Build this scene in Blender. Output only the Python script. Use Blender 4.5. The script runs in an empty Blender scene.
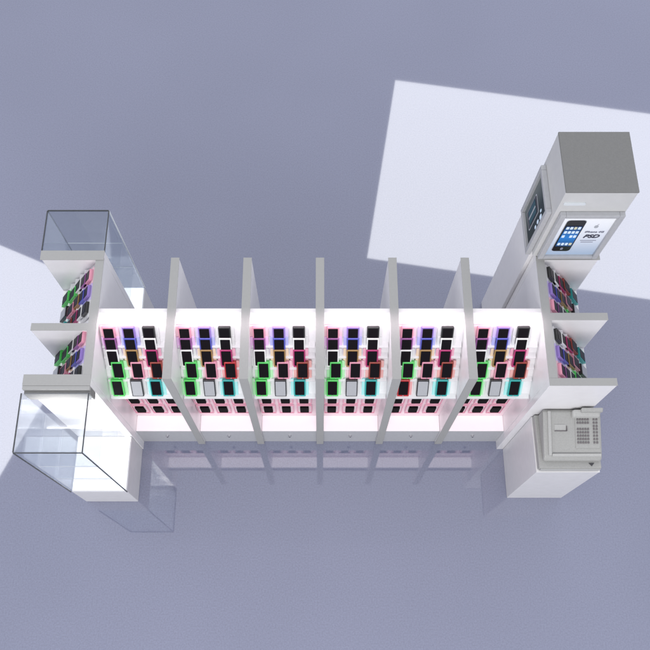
import bpy, bmesh, math
from mathutils import Vector, Matrix, Euler
R = math.radians
S = 0.36            # metres per kiosk bay; every length below is written in bays
scn = bpy.context.scene
C = scn.collection

# ------------------------------------------------------------------ camera
F_PX, PITCH, CAM_H, CAM_D = 818.6, 67.89, 13.616, 3.383
cam_d = bpy.data.cameras.new('camera')
cam = bpy.data.objects.new('camera', cam_d); C.objects.link(cam)
cam.location = (0, -CAM_D*S, CAM_H*S)
cam.rotation_euler = (R(90-PITCH), 0, 0)
cam_d.sensor_width = 36; cam_d.lens = 36*F_PX/650
cam_d.shift_x = 5/650; cam_d.shift_y = 1/650
cam_d.clip_end = 500; cam_d.clip_start = .05
scn.camera = cam
# ------------------------------------------------------------------ world and lamps
w = bpy.data.worlds.new('World'); scn.world = w; w.use_nodes = True
bg = w.node_tree.nodes['Background']
bg.inputs[0].default_value = (.88, .90, 1.0, 1); bg.inputs[1].default_value = .73
scn.view_settings.view_transform = 'Standard'; scn.view_settings.look = 'None'
scn.cycles.transparent_max_bounces = 32
scn.view_settings.exposure = 0; scn.view_settings.gamma = 1

def area(name, loc, rot, sx, sy, power, col=(1, 1, 1), spread=180):
    l = bpy.data.lights.new(name, 'AREA'); l.shape = 'RECTANGLE'
    l.size = sx*S; l.size_y = sy*S; l.energy = power; l.color = col; l.spread = R(spread)
    o = bpy.data.objects.new(name, l); C.objects.link(o)
    o.location = tuple(c*S for c in loc); o.rotation_euler = rot
    return o
# two big studio softboxes hung over the kiosk; the polished floor mirrors them
def softbox(name, corner, ang, lx, ly, k, power, sgn=1):
    """corner (on the floor, where its mirror image shows), edge directions, sizes on the floor"""
    f = 1+k
    ux = Vector((math.cos(ang), math.sin(ang))); uy = Vector((-ux.y, ux.x))
    c = Vector(corner)+ux*(lx/2)*sgn+uy*ly/2
    cam2 = Vector((0, -CAM_D))
    p = c+(c-cam2)*k
    return area(name, (p.x, p.y, CAM_H*k), (0, 0, ang), lx*f, ly*f, power, (.97, .98, 1))
softbox('softbox_right', (.874, 3.51), R(-9.3), 8.2, 4.12, 1.0, 160)
f_ = 2.0
def left_box():
    ang = R(-23.8); ux = Vector((math.cos(ang), math.sin(ang))); uy = Vector((-ux.y, ux.x))
    lx, ly = 4.5, 6.0
    c = Vector((-3.85, 2.84))-ux*lx/2-uy*ly/2
    p = c+(c-Vector((0, -CAM_D)))*1.0
    area('softbox_left', (p.x, p.y, CAM_H), (0, 0, ang), lx*f_, ly*f_, 130, (.97, .98, 1))
left_box()
area('fill_front', (0, -11, 11), (R(48), 0, 0), 12, 5, 165, (1, .99, .97))  # added fill light behind the camera, brightens slopes and front faces
# ------------------------------------------------------------------ materials
def mat(name, col, rough=.5, spec=.5, metal=0, noise=0, nscale=60, emit=None, es=0, bump=0, coat=0):
    m = bpy.data.materials.new(name); m.use_nodes = True
    nt = m.node_tree; b = nt.nodes['Principled BSDF']
    b.inputs['Base Color'].default_value = (*col, 1); b.inputs['Roughness'].default_value = rough
    b.inputs['Metallic'].default_value = metal; b.inputs['Specular IOR Level'].default_value = spec
    b.inputs['Coat Weight'].default_value = coat
    if noise or bump:
        tc = nt.nodes.new('ShaderNodeTexCoord'); n = nt.nodes.new('ShaderNodeTexNoise')
        n.inputs['Scale'].default_value = nscale; n.inputs['Detail'].default_value = 5
        nt.links.new(tc.outputs['Object'], n.inputs['Vector'])
        if noise:
            r = nt.nodes.new('ShaderNodeValToRGB')
            r.color_ramp.elements[0].position = .3; r.color_ramp.elements[1].position = .7
            r.color_ramp.elements[0].color = (*[c*(1-noise) for c in col], 1)
            r.color_ramp.elements[1].color = (*[min(1, c*(1+noise)) for c in col], 1)
            nt.links.new(n.outputs['Fac'], r.inputs['Fac']); nt.links.new(r.outputs['Color'], b.inputs['Base Color'])
        if bump:
            bp = nt.nodes.new('ShaderNodeBump'); bp.inputs['Strength'].default_value = bump
            bp.inputs['Distance'].default_value = .002
            nt.links.new(n.outputs['Fac'], bp.inputs['Height']); nt.links.new(bp.outputs['Normal'], b.inputs['Normal'])
    if emit:
        b.inputs['Emission Color'].default_value = (*emit, 1); b.inputs['Emission Strength'].default_value = es
    return m
M = {}
M['white'] = mat('white_laminate', (.74, .73, .73), .32, .5, noise=.03, nscale=25)
M['panel'] = mat('gloss_white_panel', (.85, .835, .84), .3, .5, noise=.02, nscale=20)
M['tower'] = mat('off_white_laminate', (.62, .62, .61), .4, .4, noise=.03, nscale=20)
M['bright'] = mat('white_acrylic', (.84, .83, .84), .25, .5, noise=.02)
M['edge'] = mat('grey_edge_banding', (.37, .37, .36), .5, .3, noise=.02, nscale=90)
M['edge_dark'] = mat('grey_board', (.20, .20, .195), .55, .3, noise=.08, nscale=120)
M['top_grey'] = mat('dark_grey_top', (.215, .215, .208), .6, .25, noise=.05, nscale=160)  # even darker grey for the top of the tower
M['plinth'] = mat('pale_plinth', (.47, .475, .49), .4, .4, noise=.04, nscale=50)
M['pink'] = mat('pink_card', (.86, .42, .53), .45, .3, noise=.04)
M['pinkpale'] = mat('pale_pink_board', (.88, .70, .75), .4, .3, noise=.03)
M['screen'] = mat('black_screen', (.006, .004, .006), .35, .12)
M['screen_grey'] = mat('silver_screen', (.42, .43, .45), .3, .5, noise=.05, nscale=300)
M['metal'] = mat('brushed_metal', (.62, .62, .64), .3, .5, metal=.9)
M['dark'] = mat('dark_grey', (.06, .06, .065), .5)
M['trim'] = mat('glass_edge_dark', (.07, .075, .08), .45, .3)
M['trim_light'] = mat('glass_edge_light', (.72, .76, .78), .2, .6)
M['register'] = mat('grey_plastic', (.38, .38, .365), .5, .35, noise=.06, nscale=140)
M['register_light'] = mat('pale_grey_plastic', (.44, .44, .425), .5, .35, noise=.05, nscale=140)
M['key'] = mat('dark_key', (.16, .145, .15), .5)
M['lightbox'] = mat('lit_diffuser', (.9, .9, .9), .4, emit=(1, 1, 1), es=1.5)
M['matblack'] = mat('matt_black', (.004, .003, .004), .7, .06)
M['plinth_lit'] = mat('lit_plinth_diffuser', (.84, .775, .805), .4, emit=(1, .87, .91), es=.33)
M['strip'] = mat('lit_strip_diffuser', (.8, .8, .8), .4, emit=(1, .93, .95), es=1.0)
cols = dict(green=(.10, .62, .13), silver=(.02, .02, .022), teal=(.03, .38, .36), red=(.50, .03, .035), darkred=(.30, .05, .035),
            pink=(.72, .30, .40), white=(.80, .80, .79), brown=(.34, .20, .07), magenta=(.42, .03, .15),
            plum=(.30, .10, .30), blue=(.09, .10, .48), violet=(.26, .17, .50), black=(.02, .02, .02))
for k, c in cols.items():
    M['case_'+k] = mat('case_'+k, c, .3, .5)
    p = [min(.92, .55+.45*x) if k not in ('silver', 'black', 'white') else .72 for x in c]
    mx = max(c); q = [(.40+.46*(x/mx)) if k not in ('silver', 'black', 'white') else .75 for x in c]
    M['back_'+k] = mat('halo_plate_'+k, q, .3, .5)  # phone's colour glow on the white slope, put into a tinted plate

def floor_mat():
    m = mat('polished_floor', (.18, .20, .29), .03, .5)
    nt = m.node_tree; b = nt.nodes['Principled BSDF']; b.inputs['IOR'].default_value = 2.35
    tc = nt.nodes.new('ShaderNodeTexCoord')
    n = nt.nodes.new('ShaderNodeTexNoise'); n.inputs['Scale'].default_value = 110; n.inputs['Detail'].default_value = 6; n.inputs['Roughness'].default_value = .7
    n2 = nt.nodes.new('ShaderNodeTexNoise'); n2.inputs['Scale'].default_value = .8
    r = nt.nodes.new('ShaderNodeValToRGB')
    r.color_ramp.elements[0].position = .32; r.color_ramp.elements[1].position = .68
    r.color_ramp.elements[0].color = (.166, .180, .266, 1); r.color_ramp.elements[1].color = (.228, .244, .350, 1)
    add = nt.nodes.new('ShaderNodeMath'); add.operation = 'MULTIPLY_ADD'; add.inputs[1].default_value = .25
    sub = nt.nodes.new('ShaderNodeMath'); sub.operation = 'SUBTRACT'; sub.inputs[1].default_value = .125
    nt.links.new(tc.outputs['Object'], n.inputs['Vector']); nt.links.new(tc.outputs['Object'], n2.inputs['Vector'])
    nt.links.new(n.outputs['Fac'], sub.inputs[0])
    nt.links.new(n2.outputs['Fac'], add.inputs[0]); nt.links.new(sub.outputs[0], add.inputs[2])
    nt.links.new(add.outputs[0], r.inputs['Fac']); nt.links.new(r.outputs['Color'], b.inputs['Base Color'])
    return m
M['floor'] = floor_mat()

def glass_mat(name, tint, base=.05, frost=0):
    m = bpy.data.materials.new(name); m.use_nodes = True; nt = m.node_tree; nt.nodes.clear()
    out = nt.nodes.new('ShaderNodeOutputMaterial'); mix = nt.nodes.new('ShaderNodeMixShader')
    t = nt.nodes.new('ShaderNodeBsdfTransparent'); t.inputs[0].default_value = (*tint, 1)
    g = nt.nodes.new('ShaderNodeBsdfGlossy'); g.inputs['Roughness'].default_value = .0
    g.inputs[0].default_value = (.9, .95, 1, 1)
    lw = nt.nodes.new('ShaderNodeLayerWeight'); lw.inputs[0].default_value = .5
    pw = nt.nodes.new('ShaderNodeMath'); pw.operation = 'POWER'; pw.inputs[1].default_value = 4
    ma = nt.nodes.new('ShaderNodeMath'); ma.operation = 'MULTIPLY_ADD'; ma.inputs[1].default_value = .6; ma.inputs[2].default_value = base
    nt.links.new(lw.outputs['Facing'], pw.inputs[0]); nt.links.new(pw.outputs[0], ma.inputs[0])
    src = t.outputs[0]
    if frost:
        d = nt.nodes.new('ShaderNodeBsdfDiffuse'); tl = nt.nodes.new('ShaderNodeBsdfTranslucent')
        m1 = nt.nodes.new('ShaderNodeMixShader'); m1.inputs[0].default_value = .5
        m2 = nt.nodes.new('ShaderNodeMixShader'); m2.inputs[0].default_value = frost
        nt.links.new(d.outputs[0], m1.inputs[1]); nt.links.new(tl.outputs[0], m1.inputs[2])
        nt.links.new(t.outputs[0], m2.inputs[1]); nt.links.new(m1.outputs[0], m2.inputs[2]); src = m2.outputs[0]
    nt.links.new(ma.outputs[0], mix.inputs[0]); nt.links.new(src, mix.inputs[1])
    nt.links.new(g.outputs[0], mix.inputs[2]); nt.links.new(mix.outputs[0], out.inputs[0])
    return m
M['glass'] = glass_mat('clear_glass', (.975, .978, .982))
M['glass_grey'] = glass_mat('smoked_glass', (.92, .93, .94))
M['glass_frost'] = glass_mat('frosted_shelf_glass', (.95, .96, .97), frost=.07)

# ------------------------------------------------------------------ mesh helpers
def bx(bm, x0, x1, y0, y1, z0, z1, bev=0):
    v = [bm.verts.new((x*S, y*S, z*S)) for x in (x0, x1) for y in (y0, y1) for z in (z0, z1)]
    fs = [(0, 1, 3, 2), (4, 6, 7, 5), (0, 4, 5, 1), (2, 3, 7, 6), (0, 2, 6, 4), (1, 5, 7, 3)]
    faces = [bm.faces.new([v[i] for i in f]) for f in fs]
    if bev:
        es = {e for f in faces for e in f.edges}
        bmesh.ops.bevel(bm, geom=list(es), offset=bev*S, segments=2, affect='EDGES', profile=.5)
def prism(bm, prof, a0, a1, axis='x', bev=0):
    """extrude a profile: axis x -> prof (y,z); y -> (x,z); z -> (x,y)"""
    def P(p, a):
        if axis == 'x': return (a*S, p[0]*S, p[1]*S)
        if axis == 'y': return (p[0]*S, a*S, p[1]*S)
        return (p[0]*S, p[1]*S, a*S)
    A = [bm.verts.new(P(p, a0)) for p in prof]; B = [bm.verts.new(P(p, a1)) for p in prof]
    fs = [bm.faces.new(A), bm.faces.new(B[::-1])]
    n = len(prof)
    for i in range(n): fs.append(bm.faces.new([A[i], B[i], B[(i+1) % n], A[(i+1) % n]]))
    bmesh.ops.recalc_face_normals(bm, faces=fs)
    if bev:
        es = {e for f in fs for e in f.edges}
        bmesh.ops.bevel(bm, geom=list(es), offset=bev*S, segments=2, affect='EDGES', profile=.5)
def rrect(x0, x1, z0, z1, r, n=5):
    pts = []
    for cx, cz, a0 in ((x1-r, z1-r, 0), (x0+r, z1-r, 90), (x0+r, z0+r, 180), (x1-r, z0+r, 270)):
        for i in range(n+1):
            a = R(a0+90*i/n); pts.append((cx+r*math.cos(a), cz+r*math.sin(a)))
    return pts
def mesh(name, bm, m):
    bmesh.ops.recalc_face_normals(bm, faces=bm.faces[:])
    me = bpy.data.meshes.new(name); bm.to_mesh(me); bm.free()
    me.materials.append(m); return me
def link(name, me, parent=None):
    o = bpy.data.objects.new(name, me); C.objects.link(o); o.parent = parent; return o
def part(name, m, parent, *boxes, bev=.006):
    bm = bmesh.new()
    for b in boxes: bx(bm, *b, bev=bev)
    me = mesh(name, bm, M[m]); o = link(name, me, parent)
    if parent is not None:
        me.transform(Matrix.Translation(-parent_loc(parent)))
    return o
def parent_loc(p):
    v = Vector((0, 0, 0))
    while p is not None: v += Vector(p.location); p = p.parent
    return v
def ppart(name, m, parent, prof, a0, a1, axis='x', bev=.004):
    bm = bmesh.new(); prism(bm, prof, a0, a1, axis, bev)
    me = mesh(name, bm, M[m]); o = link(name, me, parent)
    if parent is not None: me.transform(Matrix.Translation(-parent_loc(parent)))
    return o
def thing(name, label, cat, loc=(0, 0, 0), rot=(0, 0, 0), group=None):
    o = bpy.data.objects.new(name, None); C.objects.link(o)
    o.empty_display_size = .05
    o.location = tuple(c*S for c in loc); o.rotation_euler = rot
    o['label'] = label; o['category'] = cat
    if group: o['group'] = group
    return o
def text_part(name, s, m, parent, origin, size, mode, shear=0, bold=0):
    """flat raised lettering; mode 'front' faces -Y, 'left' faces -X"""
    cu = bpy.data.curves.new('t', 'FONT'); cu.body = s; cu.size = size*S; cu.extrude = .0015; cu.shear = shear
    cu.offset = bold*S
    cu.align_x = 'CENTER'; cu.align_y = 'CENTER'
    o = bpy.data.objects.new('t', cu); C.objects.link(o)
    dg = bpy.context.evaluated_depsgraph_get()
    me = bpy.data.meshes.new_from_object(o.evaluated_get(dg))
    bpy.data.objects.remove(o)
    rot = Matrix.Rotation(R(90), 4, 'X') if mode == 'front' else Matrix.Rotation(R(-90), 4, 'Z') @ Matrix.Rotation(R(90), 4, 'X')
    me.transform(Matrix.Translation(Vector(origin)*S - parent_loc(parent)) @ rot)
    me.materials.clear(); me.materials.append(M[m])
    return link(name, me, parent)

# ------------------------------------------------------------------ floor
bm = bmesh.new(); bx(bm, -60, 60, -40, 90, -.3, 0)
fl = link('floor', mesh('floor', bm, M['floor'])); fl['kind'] = 'structure'

# ------------------------------------------------------------------ kiosk body
ZT, YB, H2 = 3.48, 1.74, .055
LIP_Y, LIP_Z, RID_Y = .09, 2.42, .84
XI, XO, XW = 2.985, 3.095, 3.86      # end wall faces, wing end
ks = thing('display_kiosk', 'long white double-sided kiosk split into bays by upright divider panels', 'kiosk', (0, YB/2, 0))
def board(name, x0, x1, y0, y1, z0, z1):
    """a white board; its grey edge banding is a sub-part on top and front"""
    o = part(name, 'panel', ks, (x0, x1, y0, y1, z0, z1))
    return o
def cap(o, *boxes, m='edge'):
    # banding: parented to the board
    bm = bmesh.new()
    for b in boxes: bx(bm, *b, bev=.003)
    me = mesh('edge_band', bm, M[m]); c = link('edge_band', me, o)
    me.transform(Matrix.Translation(-parent_loc(o)))
for i in range(-2, 3):
    o = board('divider', i-H2, i+H2, 0, YB, 0, ZT)
    cap(o, (i-H2-.003, i+H2+.003, -.012, YB+.012, ZT, ZT+.012), (i-H2-.003, i+H2+.003, -.012, 0, 0, ZT))
for s in (-1, 1):
    a, b = sorted((s*XI, s*XO))
    o = board('end_wall', a, b, 0, YB, 0, ZT)
    cap(o, (a-.003, b+.003, .0, YB, ZT, ZT+.012))
    # wings that fold outward: front, middle, back
    ym = .87 if s > 0 else .72
    a, b = sorted((s*(XI+.0), s*XW))
    o = part('wing', 'panel', ks, (a, b, -.10, -.002, 0, ZT))
    cap(o, (a-.003, b+.003, -.104, .05 if s < 0 else .0, ZT+.001, ZT+.014))
    a2, b2 = sorted((s*XO, s*XW))
    if s < 0:
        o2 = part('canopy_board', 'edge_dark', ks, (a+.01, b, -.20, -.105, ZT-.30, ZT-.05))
        o2 = part('canopy_board', 'edge', ks, (a, b, -.155, -.105, ZT-.05, ZT+.012))
    o = part('wing', 'panel', ks, (a2, b2, ym-.05, ym+.05, 0, ZT))
    cap(o, (a2, b2+.003, ym-.053, ym+.053, ZT, ZT+.012))
    o = part('wing', 'panel', ks, (a, b, YB+.002, YB+.11, 0, ZT))
    cap(o, (a-.003, b+.003, YB-.03, YB+.114, ZT+.013, ZT+.026))
def ledge_profile():
    pass
SL = Vector((RID_Y-LIP_Y, ZT-LIP_Z)); SLn = SL.length; SLu = SL/SLn; NRM = Vector((-SLu.y, SLu.x))
ROW_S = [.03, .335, .54, .73, .905]
def slope_pts(depth=0):
    return [(LIP_Y, LIP_Z-.07), (LIP_Y, LIP_Z), (RID_Y, ZT-.02), (RID_Y+.03, ZT-.02)]
PHONE_L, PHONE_W, LEAN = .30, .165, 31
rows = [('green', 'silver', 'teal'), ('green', 'pink', 'darkred'), ('white', 'brown', 'magenta'),
        ('plum', 'blue', 'white'), ('pink', 'violet', 'black')]
cname = {k: 'phone in %s frame' % v for k, v in dict(green='bright green', teal='teal', red='red', darkred='dark red', pink='pink',
         white='white', brown='golden brown', magenta='magenta', plum='plum', blue='blue', violet='violet', black='black').items()}
cname['silver'] = 'silver-screen phone in black frame'
rname = ['lowest row', 'second row', 'third row', 'fourth row', 'top row']
pos3 = ['left', 'middle', 'right']
CASE, SCR, BACK = {}, {}, {}
def phone_meshes(c):
    if c in CASE: return
    bm = bmesh.new(); w, l = PHONE_W/2, PHONE_L
    # frame ring: outer rounded body
    prism(bm, rrect(-w, w, 0, l, .010), -.045, 0, 'y', .004)
    CASE[c] = mesh('case', bm, M['case_'+c])
    bm = bmesh.new()
    e = .0165 if c != 'silver' else .013
    prism(bm, rrect(-w+e, w-e, .03 if c != 'silver' else .015, l-.022, .008), -.049, -.044, 'y', 0)
    SCR[c] = mesh('screen', bm, M['screen' if c != 'silver' else 'screen_grey'])
    bm = bmesh.new(); prism(bm, rrect(-w-.042, w+.042, -.02, l-.01, .012), .001, .028, 'y', .004)
    BACK[c] = mesh('halo_plate', bm, M['back_'+c])  # plate wider than the case, imitates the halo around the phone
bm = bmesh.new(); bmesh.ops.create_cone(bm, cap_ends=True, segments=14, radius1=.009*S, radius2=.009*S, depth=.003*S)
bmesh.ops.rotate(bm, verts=bm.verts[:], matrix=Matrix.Rotation(R(90), 3, 'X'))
bmesh.ops.translate(bm, verts=bm.verts[:], vec=(0, -.048*S, .017*S))
HOME = mesh('home_button', bm, M['metal'])
def make_phone(c, loc, rz, label, group):
    phone_meshes(c)
    t = thing('display_phone', label, 'phone', loc, (R(-LEAN), 0, rz), group)
    link('case', CASE[c], t); link('screen', SCR[c], t); link('halo_plate', BACK[c], t)
    if c not in ('silver',): link('home_button', HOME, t)
    return t
def display(cx, cy, rz, hw, where, swap=None, phones=True, step=.27, off=-.055):
    """sloped stepped display front; local x across, y into the kiosk"""
    cr, sr = math.cos(rz), math.sin(rz)
    def W(x, y, z): return (cx+x*cr-y*sr, cy+x*sr+y*cr, z)
    T = Matrix.Translation(Vector((cx*S, cy*S, 0))) @ Matrix.Rotation(rz, 4, 'Z')
    def addp(name, m, bm, par=ks):
        me = mesh(name, bm, M[m]); me.transform(Matrix.Translation(-parent_loc(par)) @ T)
        return link(name, me, par)
    bm = bmesh.new(); prism(bm, slope_pts(), -hw, hw, 'x', 0)
    dp = addp('display_slope', 'bright', bm)
    for i, s in enumerate(ROW_S):
        p = Vector((LIP_Y, LIP_Z))+SLu*s
        bm = bmesh.new()
        # small shelf the phones stand on
        q = p+NRM*.075
        prism(bm, [(p.x+.01, p.y-.006), (q.x, p.y-.03), (q.x, p.y-.006), (p.x+.02, p.y+.014)], -hw+.012, hw-.012, 'x', 0)
        addp('shelf', 'bright', bm, dp)
    bm = bmesh.new(); bx(bm, -hw, hw, .30, RID_Y, .68, LIP_Z-.072)
    addp('back_panel', 'pinkpale', bm)
    bm = bmesh.new(); bx(bm, -hw, hw, .035, RID_Y, 0, .655, bev=.003)
    pl = addp('plinth', 'plinth', bm)
    bm = bmesh.new(); bx(bm, -hw+.004, hw-.004, .04, .298, .656, .68, bev=.003)
    addp('plinth_top', 'plinth_lit', bm)
    bm = bmesh.new(); bx(bm, -hw+.004, hw-.004, LIP_Y+.012, .296, LIP_Z-.088, LIP_Z-.0715, bev=.002)
    addp('light_strip', 'strip', bm)
    if phones:
        for i, s in enumerate(ROW_S):
            p = Vector((LIP_Y, LIP_Z))+SLu*s
            for j, c in enumerate(rows[i]):
                if swap and (i, j) in swap: c = swap[(i, j)]
                x = off+(j-1)*step+(.045 if i == 1 else (.0 if i else -.0))
                y, z = p.x-.008, p.y+.018
                side = pos3[j]
                make_phone(c, W(x, y, z), rz, '%s, %s of %s, %s' % (cname[c], side, rname[i], where),
                           'phones on the sloped displays')
    return pl
names6 = ['first bay from the left', 'second bay from the left', 'third bay from the left', 'third bay from the right',
          'second bay from the right', 'rightmost front bay']
# small phones hung on pink cards
bm = bmesh.new(); prism(bm, rrect(-.115, .115, 0, .40, .012), -.018, 0, 'y', .002); CARD = mesh('backing_card', bm, M['pinkpale'])
bm = bmesh.new()
for a in ((-.118, -.104, -.008, .41), (.104, .118, -.008, .41), (-.104, .104, -.008, .006), (-.104, .104, .396, .41)):
    bx(bm, a[0], a[1], -.036, -.0185, a[2], a[3])
CRIM = mesh('card_rim', bm, M['pink'])
bm = bmesh.new(); prism(bm, rrect(-.068, .068, .075, .335, .012), -.05, -.019, 'y', .003); SMALL = mesh('phone_body', bm, M['matblack'])
for b in range(6):
    xc = -2.5+b
    hw = .5-H2-.001
    x_off = 0
    lo, hi = xc-hw, xc+hw
    if b == 0: lo = -XI+.001
    if b == 5: hi = XI-.001
    xm, h = (lo+hi)/2, (hi-lo)/2
    sw = {(0, 0): 'red'} if b == 4 else None
    if b in (1,): sw = {(1, 2): 'red'}
    pl = display(xm, 0, 0, h, names6[b], sw)
    part('rear_panel', 'white', ks, (lo, hi, RID_Y+.105, RID_Y+.16, 0, ZT-.02), bev=.003)
    # lock on the plinth front
    bm = bmesh.new(); bmesh.ops.create_cone(bm, cap_ends=True, segments=16, radius1=.028*S, radius2=.024*S, depth=.03*S)
    bmesh.ops.rotate(bm, verts=bm.verts[:], matrix=Matrix.Rotation(R(90), 3, 'X'))
    me = mesh('lock', bm, M['metal']); o = link('lock', me, pl)
    me.transform(Matrix.Translation(Vector((xm*S, .022*S, .40*S))-parent_loc(pl)))
    bm = bmesh.new(); bx(bm, xm-.006, xm+.006, .002, .006, .38, .42)
    me = mesh('keyhole', bm, M['dark']); me.transform(Matrix.Translation(-parent_loc(pl))); link('keyhole', me, pl)
    for r, z in enumerate((.93, 1.43)):
        for j in range(3):
            x = xm-.03+(j-1)*.285
            t = thing('carded_phone', 'small phone on pink card, %s of %s row under slope, %s'
                      % (pos3[j], ('lower', 'upper')[r], names6[b]), 'phone', (x, .298, z), group='small phones on pink cards')
            link('backing_card', CARD, t); link('card_rim', CRIM, t); link('phone_body', SMALL, t)
    area('bay_fill', (xm, RID_Y-.02, ZT+.16), (R(-38), 0, 0), h*1.6, .04, .40, (1, .82, .91))  # added fill light without a fixture, brightens slope and divider sides
# outward facing bays at both ends, two each
for s, nm in ((-1, 'left end'), (1, 'right end')):
    ym = .87 if s > 0 else .72
    for y0, y1, fn in ((0, ym-.05, 'front'), (ym+.05, YB, 'back')):
        yc, h = (y0+y1)/2, (y1-y0)/2-.001
        # lip must land at XW-.06, ridge near the end wall
        display(s*(XW+.03), yc, R(90)*s, h, '%s bay of %s wall' % (fn, nm), step=.245, off=-.02)
    # fill the sliver between the ridge and the end wall
bm = None
# ridge caps
for b in range(6):
    lo = -XI+.001 if b == 0 else -2.999+b+H2; hi = XI-.001 if b == 5 else -2.001+b-H2+.002
    part('ridge_cap', 'bright', ks, (lo, hi, RID_Y+.031, RID_Y+.104, ZT-.12, ZT-.018), bev=.003)

# ------------------------------------------------------------------ glass showcases
def showcase(label, y0, y1, lamps):
    """y0 against the wing, y1 the far pane"""
    x0, x1 = -XW, -XI-.015
    sgn = 1 if y1 > y0 else -1
    t = thing('glass_showcase', label, 'showcase', ((x0+x1)/2, (y0+y1)/2, 0), group='glass showcases')
    a, b = sorted((y0, y1))
    zb = .87
    yw = -.106 if lamps else y0
    ab, bb = sorted((yw, y1))
    part('base', 'white', t, (x0, x1, ab, bb, 0, zb), bev=.01)
    part('light_panel', 'lightbox', t, (x0+.02, x1-.02, ab+.02, bb-.005, zb+.001, zb+.02), bev=.003)
    zt = ZT-.02; g = .018; gm = 'glass' if lamps else 'glass_grey'
    ye = y1-sgn*g
    ya, yb = sorted((ye, y1))
    part('front_pane', gm, t, (x0, x1, ya, yb, zb+.021, zt), bev=0)
    c, d = sorted((y0, ye-sgn*.002))
    part('side_pane', gm, t, (x0, x0+g, c, d, zb+.021, zt), bev=0)
    part('side_pane', gm, t, (x1-g, x1, c, d, zb+.021, zt), bev=0)
    part('top_pane', gm, t, (x0, x1, a, b, zt+.001, zt+g), bev=0)
    for z in (2.52, 1.70):
        part('glass_shelf', 'glass_frost' if lamps else 'glass_grey', t, (x0+g+.004, x1-g-.004, c+.005, d-.005, z, z+.02), bev=0)
        yy = sorted((d if sgn > 0 else c, (d if sgn > 0 else c)-sgn*.010))
        part('shelf_edge', 'trim_light', t, (x0+g+.004, x1-g-.004, yy[0], yy[1], z+.0205, z+.026), bev=0)
    e = .012
    ey = sorted((y1, y1+sgn*e))
    part('edge_trim', 'trim', t, (x0, x1, ey[0], ey[1], zt-.0, zt+.02), bev=0)
    part('edge_trim', 'trim', t, (x0-e, x0, a, b, zt, zt+.02), bev=0)
    part('edge_trim', 'trim', t, (x1, x1+e, a, b, zt, zt+.02), bev=0)
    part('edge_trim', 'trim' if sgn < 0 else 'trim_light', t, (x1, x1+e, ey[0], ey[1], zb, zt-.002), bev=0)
    part('edge_trim', 'trim', t, (x0-e, x0, ey[0], ey[1], zb, zt-.002), bev=0)
    if lamps:
        for z in (ZT-.32, 2.50):
            area('showcase_lamp', ((x0+x1)/2, y0+sgn*.22, z), (R(83), 0, 0), .74, .10, .8, (1, .98, .95))
    return t
showcase('tall glass showcase with glowing white base in front of the kiosk\'s left end', -.202, -.98, True)
showcase('empty glass showcase behind the kiosk\'s left end, farther from the viewer', YB+.116, 2.50, False)

# ------------------------------------------------------------------ lightbox tower
TX0, TX1, TY0, TY1, TZ = 2.93, 3.80, YB+.12, 2.61, 5.20
tw = thing('lightbox_tower', 'tall square white tower with framed phone posters and a dark grey top', 'advertising tower', ((TX0+TX1)/2, (TY0+TY1)/2, 0))
part('body', 'tower', tw, (TX0, TX1, TY0-.10+.002, TY1, ZT+.04, TZ-.03), bev=.006)
part('column', 'panel', tw, (TX0, TX1, YB+.118, TY1, 0, ZT+.0395), bev=.006)
part('tower_top', 'top_grey', tw, (TX0-.002, TX1+.002, TY0-.105, TY1+.002, TZ-.028, TZ), bev=.005)  # thin slab, darker grey than the tower sides
ppart('pale_bar', 'trim_light', tw, rrect(2.97, 3.24, 4.90, 4.955, .025), TY0-.115, TY0-.0975, 'y', .002)  # small pale raised bar on the tower front, above the poster frame
YF = TY0-.10
def frame(parent, pts_outer, pts_inner):
    pass
# front poster frame (faces -Y)
x0, x1, z0, z1 = 2.985, 3.79, 3.56, 4.74
pf = part('poster_frame', 'plinth', tw, (x0, x0+.07, YF-.07, YF, z0, z1), (x1-.07, x1, YF-.07, YF, z0, z1),
          (x0+.07, x1-.07, YF-.07, YF, z1-.07, z1), (x0+.07, x1-.07, YF-.07, YF, z0, z0+.07), bev=.008)
def ramp_mat(name, axis, c0, c1, c2, emit):
    m = mat(name, c0, .5, .2); nt = m.node_tree; b = nt.nodes['Principled BSDF']
    tc = nt.nodes.new('ShaderNodeTexCoord'); sp = nt.nodes.new('ShaderNodeSeparateXYZ'); r = nt.nodes.new('ShaderNodeValToRGB')
    r.color_ramp.elements[0].color = (*c0, 1); r.color_ramp.elements[1].color = (*c2, 1)
    e = r.color_ramp.elements.new(.45); e.color = (*c1, 1)
    nt.links.new(tc.outputs['Generated'], sp.inputs[0]); nt.links.new(sp.outputs[axis], r.inputs[0])
    nt.links.new(r.outputs[0], b.inputs['Base Color'])
    nt.links.new(r.outputs[0], b.inputs['Emission Color']); b.inputs['Emission Strength'].default_value = emit
    return m
M['poster'] = ramp_mat('lit_poster', 2, (.34, .44, .58), (.66, .70, .78), (.86, .87, .88), .18)
M['poster_dark'] = ramp_mat('dark_poster', 1, (.02, .028, .03), (.03, .045, .05), (.16, .18, .18), .05)
M['pscreen'] = ramp_mat('blue_screen', 2, (.02, .06, .16), (.03, .22, .62), (.01, .03, .10), .10)
M['ink'] = mat('dark_ink', (.05, .05, .08), .5); M['ink_soft'] = mat('grey_ink', (.25, .26, .32), .5)
M['ink_red'] = mat('red_ink', (.35, .08, .10), .5)
M['icon'] = mat('icon_print', (.62, .74, .86), .4, emit=(.6, .75, .9), es=.25)
M['icon2'] = mat('icon_print_warm', (.75, .74, .52), .4)
M['casep'] = mat('printed_black', (.012, .012, .014), .25)
M['chrome'] = mat('printed_silver', (.45, .47, .5), .3)
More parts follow.
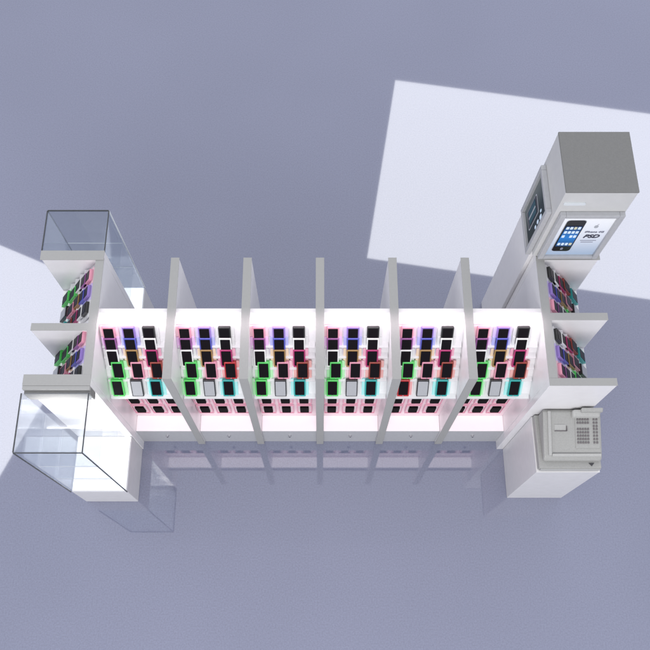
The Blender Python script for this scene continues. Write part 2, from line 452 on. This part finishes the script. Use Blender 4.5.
ps = part('poster', 'poster', tw, (x0+.07, x1-.07, YF-.03, YF-.002, z0+.07, z1-.07), bev=0)
ppart('poster_phone', 'chrome', ps, rrect(3.118, 3.372, 3.735, 4.575, .05), YF-.034, YF-.0305, 'y', 0)
ppart('poster_phone', 'casep', ps, rrect(3.125, 3.365, 3.742, 4.568, .045), YF-.038, YF-.0345, 'y', 0)
ppart('poster_screen', 'pscreen', ps, rrect(3.140, 3.350, 3.885, 4.43, .006), YF-.042, YF-.0385, 'y', 0)
for r_, z in enumerate((4.355, 4.245, 4.135, 3.925)):
    for k in range(4):
        if r_ == 2 and k == 1: continue
        x = 3.152+k*.05
        ppart('printed_icon', 'icon2' if (r_, k) in ((3, 3), (0, 2)) else 'icon', ps, rrect(x, x+.036, z, z+.062, .006), YF-.046, YF-.0425, 'y', 0)
ppart('poster_button', 'ink_soft', ps, rrect(3.228, 3.262, 3.785, 3.845, .014), YF-.041, YF-.0385, 'y', 0)
text_part('lettering', 'iPhone 4G', 'ink_soft', ps, (3.545, YF-.034, 4.27), .058, 'front', .2)
text_part('lettering', 'PSD', 'ink', ps, (3.54, YF-.034, 4.15), .118, 'front', .25, .002)
for z, a, b in ((4.03, 3.43, 3.64), (3.985, 3.45, 3.61)):
    part('small_print_line', 'ink_soft', ps, (a, b, YF-.034, YF-.0305, z, z+.012), bev=0)
# faint round emblem with a leaf, above the lettering
ppart('emblem', 'chrome', ps, rrect(3.505, 3.555, 4.37, 4.44, .024), YF-.034, YF-.0305, 'y', 0)
ppart('emblem', 'chrome', ps, [(3.53, 4.445), (3.545, 4.455), (3.55, 4.475), (3.535, 4.465)], YF-.034, YF-.0305, 'y', 0)
# left poster frame (faces -X)
y0, y1, z0, z1 = TY0-.03, 2.54, 3.42, 4.58
XF = TX0
pf2 = part('poster_frame', 'plinth', tw, (XF-.07, XF, y0, y0+.07, z0, z1), (XF-.07, XF, y1-.07, y1, z0, z1),
           (XF-.07, XF, y0+.07, y1-.07, z1-.07, z1), (XF-.07, XF, y0+.07, y1-.07, z0, z0+.07), bev=.008)
ps2 = part('poster', 'poster_dark', tw, (XF-.03, XF-.002, y0+.07, y1-.07, z0+.07, z1-.07), bev=0)
def lrect(name, m, a, b, c, d, r, dx):
    bm = bmesh.new(); prism(bm, rrect(a, b, c, d, r), XF-.03-dx, XF-.0305-dx+.004, 'x', 0)
    me = mesh(name, bm, M[m]); me.transform(Matrix.Translation(-parent_loc(ps2))); link(name, me, ps2)
lrect('poster_phone', 'chrome', 2.10, 2.38, 3.60, 4.15, .03, .005)
lrect('poster_screen', 'casep', 2.115, 2.365, 3.62, 4.13, .03, .009)
M['pteal'] = mat('printed_teal', (.04, .10, .13), .5, .2)
lrect('poster_screen', 'pteal', 2.14, 2.34, 3.70, 4.06, .01, .013)
lrect('poster_highlight', 'chrome', 2.22, 2.245, 3.70, 4.06, .01, .017)
for k, (y, z, q) in enumerate(((1.99, 4.20, .05), (2.0, 4.05, .04), (1.99, 3.92, .035), (2.06, 4.24, .03))):
    lrect('poster_spot', 'icon', y-q*.6, y+q*.6, z-q, z+q, q*.5, .006)

# ------------------------------------------------------------------ cashier counter
cc = thing('cashier_counter', 'plain white box counter carrying the cash register at the right end', 'counter', (3.53, -.5, 0))
CX0, CX1, CY0, CY1, CZ = 3.09, 3.99, -.92, -.106, 2.02
part('body', 'white', cc, (CX0, CX1, CY0, CY1, 0, CZ-.03), bev=.008)
part('counter_top', 'white', cc, (CX0-.003, CX1+.003, CY0-.003, CY1, CZ-.0295, CZ), bev=.006)
# ------------------------------------------------------------------ cash register
cr_ = thing('cash_register', 'grey cash register with keypad and printer on the white counter', 'cash register', (3.53, -.5, CZ))
part('drawer', 'register', cr_, (3.10, 3.98, -.89, -.115, CZ+.004, CZ+.13), bev=.012)
part('drawer_front', 'register_light', cr_, (3.12, 3.97, -.905, -.891, CZ+.02, CZ+.115), bev=.004)
ppart('key_mark', 'dark', cr_, [(3.80, -.82), (3.88, -.82), (3.84, -.865)], CZ+.131, CZ+.138, 'z', 0)
zb = CZ+.131
body = ppart('housing', 'register', cr_, [(-.80, zb), (-.80, zb+.07), (-.745, zb+.11), (-.13, zb+.28), (-.115, zb+.26), (-.115, zb)], 3.15, 3.975, 'x', .032)
def on(y): return zb+.11+(y+.745)*(.17/.615)
# raised side rail and keyboard plate
ppart('side_rail', 'register_light', cr_, [(-.74, on(-.74)-.02), (-.74, on(-.74)+.028), (-.14, on(-.14)+.028), (-.14, on(-.14)-.02)], 3.215, 3.262, 'x', .01)
ppart('front_rail', 'register_light', cr_, [(-.755, on(-.755)-.03), (-.755, on(-.755)+.022), (-.715, on(-.715)+.03), (-.715, on(-.715)-.02)], 3.264, 3.955, 'x', .01)
kp = ppart('keypad_plate', 'register', cr_, [(-.64, on(-.64)-.02), (-.64, on(-.64)+.012), (-.22, on(-.22)+.012), (-.22, on(-.22)-.02)], 3.60, 3.94, 'x', .004)
KEYM = mesh('key', (lambda b: (bx(b, -.0125, .0125, -.014, .014, 0, .014, bev=.003), b)[1])(bmesh.new()), M['key'])
tilt = math.atan(.17/.615)
ky = [-.255, -.30, -.385, -.43, -.475, -.52, -.565, -.61]
def key(x, y):
    o = link('key', KEYM, kp)
    o.location = (Vector((x, y, on(y)+.011))*S)-parent_loc(kp); o.rotation_euler = (tilt, 0, 0)
for y in ky[:2]+ky[2:7]:
    for k in range(5): key(3.635+k*.036, y)
for y in ky[:7]+[-.345]:
    for k in range(2): key(3.862+k*.04, y)
# receipt printer hump at the back right
ppart('printer', 'register_light', cr_, [(-.245, on(-.245)-.02), (-.235, on(-.235)+.07), (-.14, on(-.14)+.10), (-.125, on(-.14)-.02)], 3.55, 3.95, 'x', .032)
ppart('paper_cover', 'register', cr_, [(-.185, on(-.185)+.075), (-.185, on(-.185)+.13), (-.13, on(-.13)+.15), (-.13, on(-.13)+.07)], 3.66, 3.965, 'x', .015)
ppart('customer_display', 'register_light', cr_, [(-.40, on(-.40)-.01), (-.40, on(-.40)+.006), (-.32, on(-.32)+.006), (-.32, on(-.32)-.01)], 3.31, 3.47, 'x', .001)
part('display_lip', 'key', cr_, (3.31, 3.475, -.412, -.402, on(-.4)-.01, on(-.4)+.012), (3.4755, 3.485, -.412, -.34, on(-.4)-.01, on(-.36)+.014), bev=0)
